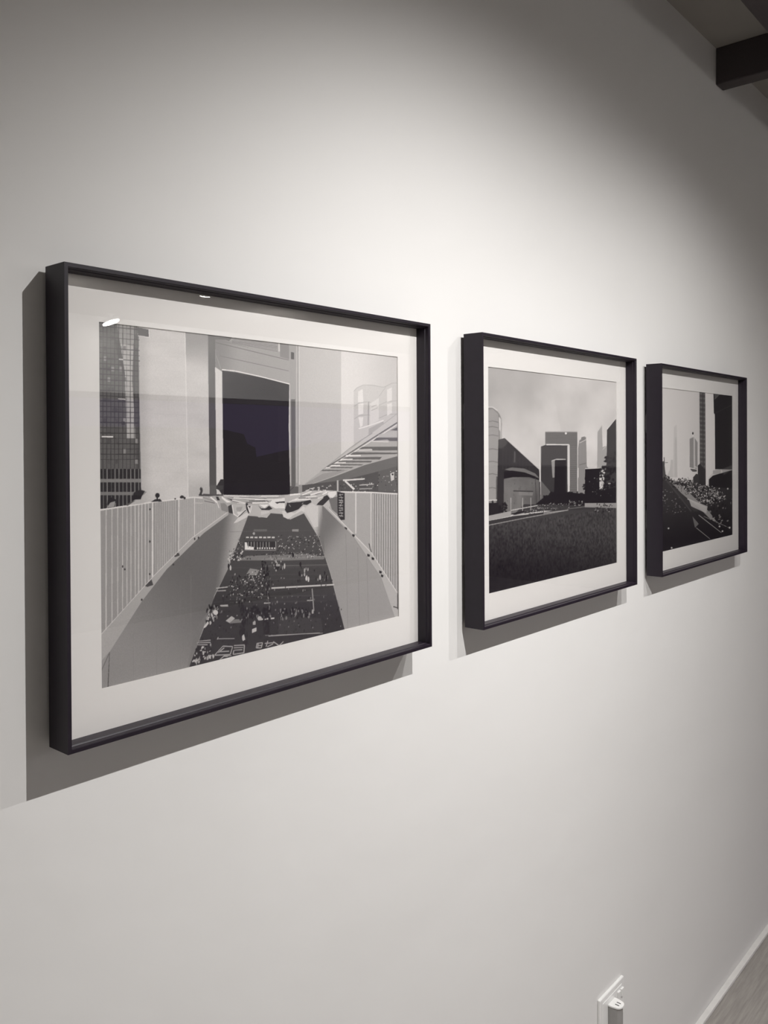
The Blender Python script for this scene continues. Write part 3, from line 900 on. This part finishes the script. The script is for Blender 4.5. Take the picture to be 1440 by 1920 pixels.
def simple(name, a, b=None, rough=0.6, scale=20, spec=0.5, vec=(1, 1, 1), bmp=None):
    m, nt, p = newmat(name); b = b or tuple(c*0.93 for c in a)
    n = noise(nt, scale, vec=vec); lk(nt, ramp(nt, n, b, a), p.inputs['Base Color'])
    p.inputs['Roughness'].default_value = rough; p.inputs['Specular IOR Level'].default_value = spec
    if bmp: bump(nt, p, noise(nt, bmp[0]), bmp[1], bmp[2])
    return m
def wall_mat():
    m, nt, p = newmat('painted_plaster')
    lk(nt, ramp(nt, noise(nt, 1.3, 3), (.775, .765, .75), (.80, .79, .775)), p.inputs['Base Color'])
    p.inputs['Roughness'].default_value = 0.75; p.inputs['Specular IOR Level'].default_value = 0.25
    a = noise(nt, 5.5, 3); b = noise(nt, 160, 2)
    mm = nt.nodes.new('ShaderNodeMath'); mm.operation = 'MULTIPLY_ADD'; mm.inputs[1].default_value = 0.012; lk(nt, b, mm.inputs[0]); lk(nt, a, mm.inputs[2])
    bump(nt, p, mm.outputs[0], 0.35, 0.008)
    return m
def floor_mat():
    m, nt, p = newmat('grey_oak_planks')
    tc = nt.nodes.new('ShaderNodeTexCoord')
    br = nt.nodes.new('ShaderNodeTexBrick'); br.offset = 0.37; br.inputs['Scale'].default_value = 1
    br.inputs['Brick Width'].default_value = 1.8; br.inputs['Row Height'].default_value = 0.19
    br.inputs['Mortar Size'].default_value = 0.0015; br.inputs['Color1'].default_value = (.36, .335, .31, 1)
    br.inputs['Color2'].default_value = (.41, .385, .36, 1); br.inputs['Mortar'].default_value = (.10, .09, .08, 1)
    lk(nt, tc.outputs['Object'], br.inputs['Vector'])
    g = ramp(nt, noise(nt, 9, 6, .65, vec=(1, 14, 1)), (.72, .72, .72), (1.08, 1.08, 1.08))
    mx = nt.nodes.new('ShaderNodeMix'); mx.data_type = 'RGBA'; mx.blend_type = 'MULTIPLY'; mx.inputs[0].default_value = 1
    lk(nt, br.outputs['Color'], mx.inputs[6]); lk(nt, g, mx.inputs[7]); lk(nt, mx.outputs[2], p.inputs['Base Color'])
    p.inputs['Roughness'].default_value = 0.45
    return m
def glass_mat():
    m = bpy.data.materials.new('clear_glass'); m.use_nodes = True; nt = m.node_tree; nt.nodes.clear()
    o = nt.nodes.new('ShaderNodeOutputMaterial'); t = nt.nodes.new('ShaderNodeBsdfTransparent'); g = nt.nodes.new('ShaderNodeBsdfGlossy')
    g.inputs['Roughness'].default_value = 0.0; t.inputs[0].default_value = (.988, .986, .985, 1)
    fr = nt.nodes.new('ShaderNodeFresnel'); fr.inputs['IOR'].default_value = 1.5
    ge = nt.nodes.new('ShaderNodeNewGeometry')
    inv = nt.nodes.new('ShaderNodeMath'); inv.operation = 'SUBTRACT'; inv.inputs[0].default_value = 1.75; lk(nt, ge.outputs['Backfacing'], inv.inputs[1])
    # front faces carry the reflection of both surfaces of the sheet, back faces none
    st = nt.nodes.new('ShaderNodeMath'); st.operation = 'GREATER_THAN'; st.inputs[1].default_value = 1.0; lk(nt, inv.outputs[0], st.inputs[0])
    m1 = nt.nodes.new('ShaderNodeMath'); m1.operation = 'MULTIPLY'; lk(nt, fr.outputs[0], m1.inputs[0]); lk(nt, st.outputs[0], m1.inputs[1])
    m2 = nt.nodes.new('ShaderNodeMath'); m2.operation = 'MULTIPLY'; m2.use_clamp = True; m2.inputs[1].default_value = GLASS_R; lk(nt, m1.outputs[0], m2.inputs[0])
    mx = nt.nodes.new('ShaderNodeMixShader'); lk(nt, m2.outputs[0], mx.inputs[0]); lk(nt, t.outputs[0], mx.inputs[1]); lk(nt, g.outputs[0], mx.inputs[2])
    lk(nt, mx.outputs[0], o.inputs[0]); return m
GLASS_R = 1.75
def print_mat():
    m, nt, p = newmat('photographic_print')
    a = nt.nodes.new('ShaderNodeAttribute'); a.attribute_name = 'tone'
    n = noise(nt, 900, 2); r = ramp(nt, n, (.93, .93, .93), (1.05, 1.05, 1.05))          # paper grain
    mx = nt.nodes.new('ShaderNodeMix'); mx.data_type = 'RGBA'; mx.blend_type = 'MULTIPLY'; mx.inputs[0].default_value = 1
    lk(nt, a.outputs['Color'], mx.inputs[6]); lk(nt, r, mx.inputs[7]); lk(nt, mx.outputs[2], p.inputs['Base Color'])
    p.inputs['Roughness'].default_value = 0.6; p.inputs['Specular IOR Level'].default_value = 0.2
    return m
MAT = dict(
    wall=wall_mat(), floor=floor_mat(), glass=glass_mat(), print=print_mat(),
    black=simple('black_painted_metal', (.0150, .0098, .0175), (.012, .008, .014), 0.45, 60, 0.35),
    mat=simple('mount_board', (.84, .82, .80), (.825, .807, .785), 0.85, 300, 0.1),
    spacer=simple('dark_backing', (.05, .045, .048), None, 0.7, 40),
    zinc=simple('bracket_metal', (.07, .065, .068), None, 0.5, 80),
    ceil=simple('brown_grey_ceiling', (.35, .33, .30), (.33, .31, .285), 0.8, 6),
    beam=simple('dark_stained_timber', (.062, .048, .050), (.045, .036, .038), 0.55, 30, vec=(1, 12, 12), bmp=(40, .2, .002)),
    trim=simple('pale_painted_trim', (.80, .785, .76), None, 0.5, 30),
    white=simple('white_plastic', (.86, .855, .84), (.84, .835, .82), 0.3, 50),
    shaded_white=simple('shaded_white_plastic', (.33, .32, .31), None, 0.4, 50),
    slot=simple('shadowed_slot', (.04, .04, .04), None, 0.6, 50),
    added_dark=simple('added_panel_dark', (.03, .025, .03), None, 0.5, 20),
    hill=simple('night_hillside', (.004, .004, .006), None, 1.0, 2),
)
e_, nt_, p_ = newmat('lamp_diffuser'); p_.inputs['Emission Color'].default_value = (1, .96, .9, 1); p_.inputs['Emission Strength'].default_value = 55
p_.inputs['Base Color'].default_value = (.8, .8, .8, 1); MAT['lamp'] = e_

# ---------------------------------------------------------------- mesh helpers
def link(name, bm, mat, parent=None, bevel=0, seg=2, smooth=False):
    bmesh.ops.recalc_face_normals(bm, faces=bm.faces)
    me = bpy.data.meshes.new(name); bm.to_mesh(me); bm.free(); me.materials.append(MAT[mat] if isinstance(mat, str) else mat)
    o = bpy.data.objects.new(name, me); COL.objects.link(o)
    if parent: o.parent = parent
    if bevel:
        b = o.modifiers.new('bevel', 'BEVEL'); b.width = bevel; b.segments = seg; b.limit_method = 'ANGLE'; b.angle_limit = math.radians(40)
        b.harden_normals = False
    if smooth:
        for p in me.polygons: p.use_smooth = True
    return o
def box(bm, a, b):
    x0, y0, z0 = a; x1, y1, z1 = b
    v = [bm.verts.new(p) for p in ((x0, y0, z0), (x1, y0, z0), (x1, y1, z0), (x0, y1, z0), (x0, y0, z1), (x1, y0, z1), (x1, y1, z1), (x0, y1, z1))]
    for f in ((0, 3, 2, 1), (4, 5, 6, 7), (0, 1, 5, 4), (1, 2, 6, 5), (2, 3, 7, 6), (3, 0, 4, 7)): bm.faces.new([v[i] for i in f])
def boxes(name, mat, lst, parent=None, **k):
    bm = bmesh.new()
    for a, b in lst: box(bm, a, b)
    return link(name, bm, mat, parent, **k)
def ring(name, mat, prof, w, h, parent, closed=True, **k):
    """mitred rectangular moulding: prof = [(inset from outer edge, y)] swept round a w x h rectangle in x-z"""
    bm = bmesh.new(); rows = []
    for ins, y in prof:
        rows.append([bm.verts.new(p) for p in ((ins, y, ins), (w-ins, y, ins), (w-ins, y, h-ins), (ins, y, h-ins))])
    n = len(rows)
    for i in range(n if closed else n-1):
        a, b = rows[i], rows[(i+1) % n]
        for j in range(4):
            bm.faces.new((a[j], a[(j+1) % 4], b[(j+1) % 4], b[j]))
    return link(name, bm, mat, parent, **k)
def prism(name, mat, pts, z0, z1, parent=None, **k):
    bm = bmesh.new(); lo = [bm.verts.new((x, y, z0)) for x, y in pts]; hi = [bm.verts.new((x, y, z1)) for x, y in pts]
    bm.faces.new(lo[::-1]); bm.faces.new(hi); n = len(pts)
    for i in range(n): bm.faces.new((lo[i], lo[(i+1) % n], hi[(i+1) % n], hi[i]))
    return link(name, bm, mat, parent, **k)
def tag(o, label, cat, group=None):
    o['label'] = label; o['category'] = cat
    if group: o['group'] = group
    return o
def thing(name, loc, label, cat, group=None):
    o = bpy.data.objects.new(name, None); COL.objects.link(o); o.location = loc; o.empty_display_size = .05
    return tag(o, label, cat, group)
def struct(o): o['kind'] = 'structure'; return o

# ---------------------------------------------------------------- room shell
H = M(0, 0, 2.21).z; XL, XR, YB = -2.2, 9.0, -5.97
struct(boxes('wall_front', 'wall', [((XL-.1, 0, -.1), (XR+.1, .12, H+.15))]))
struct(boxes('floor', 'floor', [((XL-.1, YB-.1, -.08), (XR+.1, 0, 0))]))
struct(boxes('ceiling', 'ceil', [((XL-.1, YB-.1, H), (XR+.1, 0, H+.1))]))
struct(boxes('wall_left', 'wall', [((XL-.12, YB, 0), (XL, 0, H))]))
struct(boxes('wall_right', 'wall', [((XR, YB, 0), (XR+.12, 0, H))]))
GX0, GX1, GZ = 2.6, 8.85, 2.10
struct(boxes('wall_back', 'wall', [((XL, YB-.14, 0), (GX0, YB, H)), ((GX0, YB-.14, GZ), (GX1, YB, H)), ((GX1, YB-.14, 0), (XR, YB, H))]))
win = boxes('window_1', 'black', [((GX0, YB-.09, 0), (GX1, YB-.03, .05)), ((GX0, YB-.09, GZ-.05), (GX1, YB-.03, GZ)), ((GX0, YB-.09, .05), (GX0+.05, YB-.03, GZ-.05)), ((GX1-.05, YB-.09, .05), (GX1, YB-.03, GZ-.05))])
struct(win)
boxes('pane', 'glass', [((GX0+.05, YB-.064, .05), (GX1-.05, YB-.056, GZ-.05))], win)
bm = bmesh.new()      # ground and hills outside the glazing
prof = [(-30, 2.6), (25.2, 2.45), (25.8, 2.36), (26.8, 2.19), (27.0, 1.73), (27.5, 1.55), (27.62, .82), (29.0, 1.04), (29.95, 1.46), (32.0, 1.8), (80, 2.2)]
fr = [bm.verts.new((x, -31, z)) for x, z in prof]; bk = [bm.verts.new((x, -60, -3)) for x, z in prof]; lo = [bm.verts.new((x, -31, -3)) for x, z in prof]
for i in range(len(prof)-1):
    bm.faces.new((fr[i], fr[i+1], bk[i+1], bk[i])); bm.faces.new((lo[i], lo[i+1], fr[i+1], fr[i]))
gd = [bm.verts.new(p) for p in ((-30, YB-.3, -.1), (80, YB-.3, -.1), (80, -31, -.1), (-30, -31, -.1))]; bm.faces.new(gd)
struct(link('hills', bm, 'hill'))
# baseboard
struct(boxes('baseboard_front', 'trim', [((XL, -.0167, 0), (XR, 0, M(0, 0, -3.087).z))], bevel=.002))
# dark beams under the ceiling
zb = M(0, 0, 2.005).z
jb = boxes('ceiling_beam', 'beam', [((4.855*U, -.4065*U, zb), (4.965*U, 0, H))], bevel=.003)
tag(jb, 'short dark timber beam meeting the wall at upper right', 'beam', None)
lb = boxes('ceiling_beam', 'beam', [((XL, -.55*U, zb), (XR, -.4075*U, H))], bevel=.003)
tag(lb, 'long dark timber beam running beside the wall, cut by the top right corner', 'beam', None)

# ---------------------------------------------------------------- pictures printed as tone maps
def raster(ops, nx, ny, ss=2):
    W, Hh = nx*ss, ny*ss
    u = (np.arange(W)+.5)/W*1000; v = (np.arange(Hh)+.5)/Hh*1000
    img = np.full((Hh, W), .4, np.float32)
    def mask(f):
        xs, ys = f[::2], f[1::2]
        i0, i1 = np.searchsorted(u, min(xs)), np.searchsorted(u, max(xs)); j0, j1 = np.searchsorted(v, min(ys)), np.searchsorted(v, max(ys))
        if i1 <= i0 or j1 <= j0: return None
        X, Y = u[i0:i1][None, :], v[j0:j1][:, None]; m = np.zeros((j1-j0, i1-i0), bool); n = len(xs)
        for k in range(n):
            xa, ya, xb, yb = xs[k], ys[k], xs[(k+1) % n], ys[(k+1) % n]
            if ya == yb: continue
            c = ((Y >= min(ya, yb)) & (Y < max(ya, yb)))
            m ^= c & (X < xa+(Y-ya)*(xb-xa)/(yb-ya))
        return slice(j0, j1), slice(i0, i1), m, X, Y
    def put(f, g, al):
        r = mask(f)
        if r is None: return
        sj, si, m, X, Y = r; t = img[sj, si]
        t[m] += ((g[m] if isinstance(g, np.ndarray) else g)-t[m])*al
    def smooth(sx, sy, seed):
        r = np.random.RandomState(seed); out = np.zeros((Hh, W), np.float32)
        for o in range(3):
            a, b = max(2, int(sx*2**o)), max(2, int(sy*2**o)); g = r.rand(b+1, a+1)
            xi = np.linspace(0, a-1e-3, W); yi = np.linspace(0, b-1e-3, Hh); x0 = xi.astype(int); y0 = yi.astype(int)
            fx = (xi-x0); fy = (yi-y0)[:, None]; fx = fx*fx*(3-2*fx); fy = fy*fy*(3-2*fy)
            A = g[y0][:, x0]*(1-fx)+g[y0][:, x0+1]*fx; B = g[y0+1][:, x0]*(1-fx)+g[y0+1][:, x0+1]*fx
            out += (A*(1-fy)+B*fy-.5)/2**o
        return out
    for op in ops:
        k = op[0]
        if k == 'P': put(op[3], op[1], op[2])
        elif k == 'G':
            _, g1, g2, al, e, f = op; r = mask(f)
            if r is None: continue
            sj, si, m, X, Y = r; dx, dy = e[2]-e[0], e[3]-e[1]
            t = np.clip(((X-e[0])*dx+(Y-e[1])*dy)/(dx*dx+dy*dy+1e-6), 0, 1); t = t*t*(3-2*t)
            g = (g1+(g2-g1)*t).astype(np.float32); q = img[sj, si]; q[m] += (g[m]-q[m])*al
        elif k == 'N':
            r = mask(op[5])
            if r is None: continue
            sj, si, m, X, Y = r; n = smooth(op[2], op[3], op[4])[sj, si]; q = img[sj, si]; q[m] *= (1+op[1]*2*n)[m]
        elif k == 'C':
            _, n, rx, ry, tones, seed, al, f = op; rnd = random.Random(seed); xs, ys = f[::2], f[1::2]; done = tries = 0
            while done < n and tries < n*30:
                tries += 1; x = rnd.uniform(min(xs), max(xs)); y = rnd.uniform(min(ys), max(ys)); ins = False; m_ = len(xs)
                for q in range(m_):
                    xa, ya, xb, yb = xs[q], ys[q], xs[(q+1) % m_], ys[(q+1) % m_]
                    if (ya > y) != (yb > y) and x < xa+(y-ya)*(xb-xa)/(yb-ya): ins = not ins
                if not ins: continue
                done += 1; a_, b_ = rx*rnd.uniform(.4, 1.1), ry*rnd.uniform(.4, 1.1); th = rnd.uniform(0, 6.28); p = []
                for s in range(6):
                    an = th+s*1.047; rr = rnd.uniform(.55, 1.0); p += [x+a_*rr*math.cos(an), y+b_*rr*math.sin(an)]
                put(p, rnd.choice(tones), al*.9)
    return img.reshape(ny, ss, nx, ss).mean(axis=(1, 3))
TINT = np.array([1.0, .965, .945], np.float32)      # warm paper tone
def print_mesh(name, ops, nx, ny, x0, x1, y, z0, z1, parent):
    img = raster(ops, nx, ny)
    xs = np.linspace(x0, x1, nx); zs = np.linspace(z1, z0, ny)
    co = np.zeros((ny, nx, 3), np.float32); co[..., 0] = xs[None]; co[..., 1] = y; co[..., 2] = zs[:, None]
    idx = np.arange(nx*ny).reshape(ny, nx)
    q = np.stack([idx[1:, :-1], idx[1:, 1:], idx[:-1, 1:], idx[:-1, :-1]], -1).reshape(-1, 4)
    me = bpy.data.meshes.new(name); me.vertices.add(nx*ny); me.vertices.foreach_set('co', co.ravel())
    me.loops.add(q.size); me.loops.foreach_set('vertex_index', q.ravel().astype(np.int32))
    me.polygons.add(len(q)); me.polygons.foreach_set('loop_start', np.arange(0, q.size, 4, dtype=np.int32))
    me.update(calc_edges=True)
    ca = me.color_attributes.new('tone', 'FLOAT_COLOR', 'POINT')
    c = np.ones((ny*nx, 4), np.float32); g = img.reshape(-1, 1); c[:, :3] = g*TINT + np.clip(1-g, 0, 1)**6*np.array([.0035, 0, .0045], np.float32); ca.data.foreach_set('color', c.ravel())
    me.materials.append(MAT['print']); o = bpy.data.objects.new(name, me); COL.objects.link(o); o.parent = parent
    return o

W_, D_, G_, MD = 1.2133*U, .0756*U, .0147*U, .046*U
LIP = .0097*U; PX, PT, PB = .1045*U, .1058*U, .1037*U
def framed(x, z, ops, nx, ny, label, bracket=True):
    t = thing('framed_photograph', M(x, -.0147, z-.5), label, 'picture', 'framed photographs on the wall')
    w, h = W_, U
    yf, ym = -D_, -D_+MD                                     # front edge and mount plane (local y; back of frame = 0)
    # moulding: thin front lip, small step, deep channel
    ring('frame', 'black', [(0, 0), (0, yf), (LIP*.85, yf), (LIP, yf+.0012), (LIP, yf+.0065), (LIP*1.25, yf+.0075), (LIP*1.25, ym+.004), (.012, ym+.004), (.012, 0)], w, h, t)
    boxes('backing_board', 'spacer', [((.011, -.006, .011), (w-.011, -.002, h-.011))], t)
    for zz in (.265, .72):
        boxes('wall_spacer', 'zinc', [((.0035, -.0005, zz*h-.022), (.012, G_*.45, zz*h+.022))], t)
    e = LIP*1.25-.0004                                        # mount with window
    bm = bmesh.new(); th = .0016
    for a, b in (((e, ym, e), (PX, ym+th, h-e)), ((w-PX, ym, e), (w-e, ym+th, h-e)), ((PX, ym, e), (w-PX, ym+th, PB)), ((PX, ym, h-PT), (w-PX, ym+th, h-e))): box(bm, a, b)
    link('mount', bm, 'mat', t)
    print_mesh('photographic_print', ops, nx, ny, PX-.001, w-PX+.001, ym+.0017, PB-.001, h-PT+.001, t)
    boxes('glass_pane', 'glass', [((e, ym-.0045, e), (w-e, ym-.0025, h-e))], t)
    return t
framed(.8942, -.1251, ART[0], 860, 760, 'framed black and white photograph of a bridge above a crowded road, nearest of the three')
framed(2.3911, -.1224, ART[1], 460, 560, 'framed black and white photograph of a dark lawn before city buildings, middle of the three')
framed(3.877, -.1231, ART[2], 320, 460, 'framed black and white photograph of a crowded highway and tall tower, farthest of the three')

# ---------------------------------------------------------------- wall socket and plug
sx, sz = 3.385*U, M(0, 0, -2.402).z
so = thing('wall_socket', (sx, 0, sz-.086), 'white double wall socket plate low on the wall near the floor', 'socket')
pw, ph = .122, .086
boxes('socket_plate', 'white', [((0, -.0075, 0), (pw, 0, ph))], so, bevel=.0025, seg=3)
boxes('raised_panel', 'white', [((.012, -.0085, .012), (pw-.012, -.0065, ph-.012))], so, bevel=.0015)
for k in (0, 1):
    r = boxes('switch_rocker', 'white', [((.084+k*.016, -.0125, .048), (.096+k*.016, -.0080, .066))], so, bevel=.001)
P0 = Vector((3.452*U, -.0087, M(0, 0, -2.449).z))
pl = thing('power_plug', P0, 'white plug with two grip slots pushed into the wall socket', 'plug')
pts = [(0, 0)] + [(0.001, -.012)] + [(.017+.0165*math.cos(a), -.018-.014*math.sin(a)) for a in [math.pi-i*math.pi/14*-1 for i in range(0)]]
pts = [(0, 0), (0, -.006), (.001, -.014)] + [(.0175-.0150*math.cos(t), -.019-.0105*math.sin(t)) for t in np.linspace(.15, math.pi-.15, 12)] + [(.034, -.014), (.035, -.006), (.035, 0)]
prism('plug_body', 'white', pts, -.004, 0, pl, bevel=.0008)
prism('plug_side', 'shaded_white', [(x*.93+.0012, y*.9) for x, y in pts], -.060, -.0041, pl)  # side of the same white plug, its shade painted in as grey
for k in (0, 1):
    boxes('grip_slot', 'slot', [((.011+k*.009, -.0215, -.001), (.0135+k*.009, -.012, .0003))], pl)

# ---------------------------------------------------------------- ceiling spotlights seen mirrored in the glass
def lathe(name, mat, prof, parent, n=40):
    bm = bmesh.new(); c = [[bm.verts.new((r*math.cos(6.28318*i/n), r*math.sin(6.28318*i/n), z)) for i in range(n)] for r, z in prof]
    for a, b in zip(c, c[1:]):
        for i in range(n): bm.faces.new((a[i], a[(i+1) % n], b[(i+1) % n], b[i]))
    bm.faces.new(c[0]); bm.faces.new(c[-1]); return link(name, bm, mat, parent)
def ceiling_spot(x, y, z, tilt, face, label):
    t = thing('ceiling_spotlight', (x, y, H), label, 'ceiling light', 'white ceiling spotlights')
    lathe('stem', 'white', [(.03, 0), (.03, -.006), (.012, -.008), (.012, z-H+.004)], t, 20)
    hd = lathe('lamp_head', 'white', [(.082, 0), (.082, .022), (.05, .03)], t); df = lathe('diffuser', 'lamp', [(.074, -.003), (.074, -.0005)], hd)
    hd.location = (0, 0, z-H-.022); ax = Vector((x, y+.0, 0)).normalized()
    hd.rotation_mode = 'QUATERNION'; from mathutils import Quaternion
    hd.rotation_quaternion = Quaternion(Vector((.53, -.85, 0)), tilt) @ Quaternion(Vector((.85, .53, 0)), face)
ceiling_spot(4.09, -5.78, 2.715, .35, .12, 'round white ceiling spotlight mirrored at the top left corner of the nearest print')
ceiling_spot(3.80, -4.04, 2.715, .1, .12, 'round white ceiling spotlight mirrored just under the top edge of the nearest frame')
struct(boxes('added_dark_panel_1', 'added_dark', [((8.94, -3.0, 0), (8.998, -1.0, 2.35))]))  # unseen dark panel added to darken the reflection in the farthest picture's glass
struct(boxes('added_low_panel', 'added_dark', [((8.80, -5.9, 0), (8.93, -3.05, 1.36))]))  # unseen dark box, added to darken the lower reflection in the middle picture
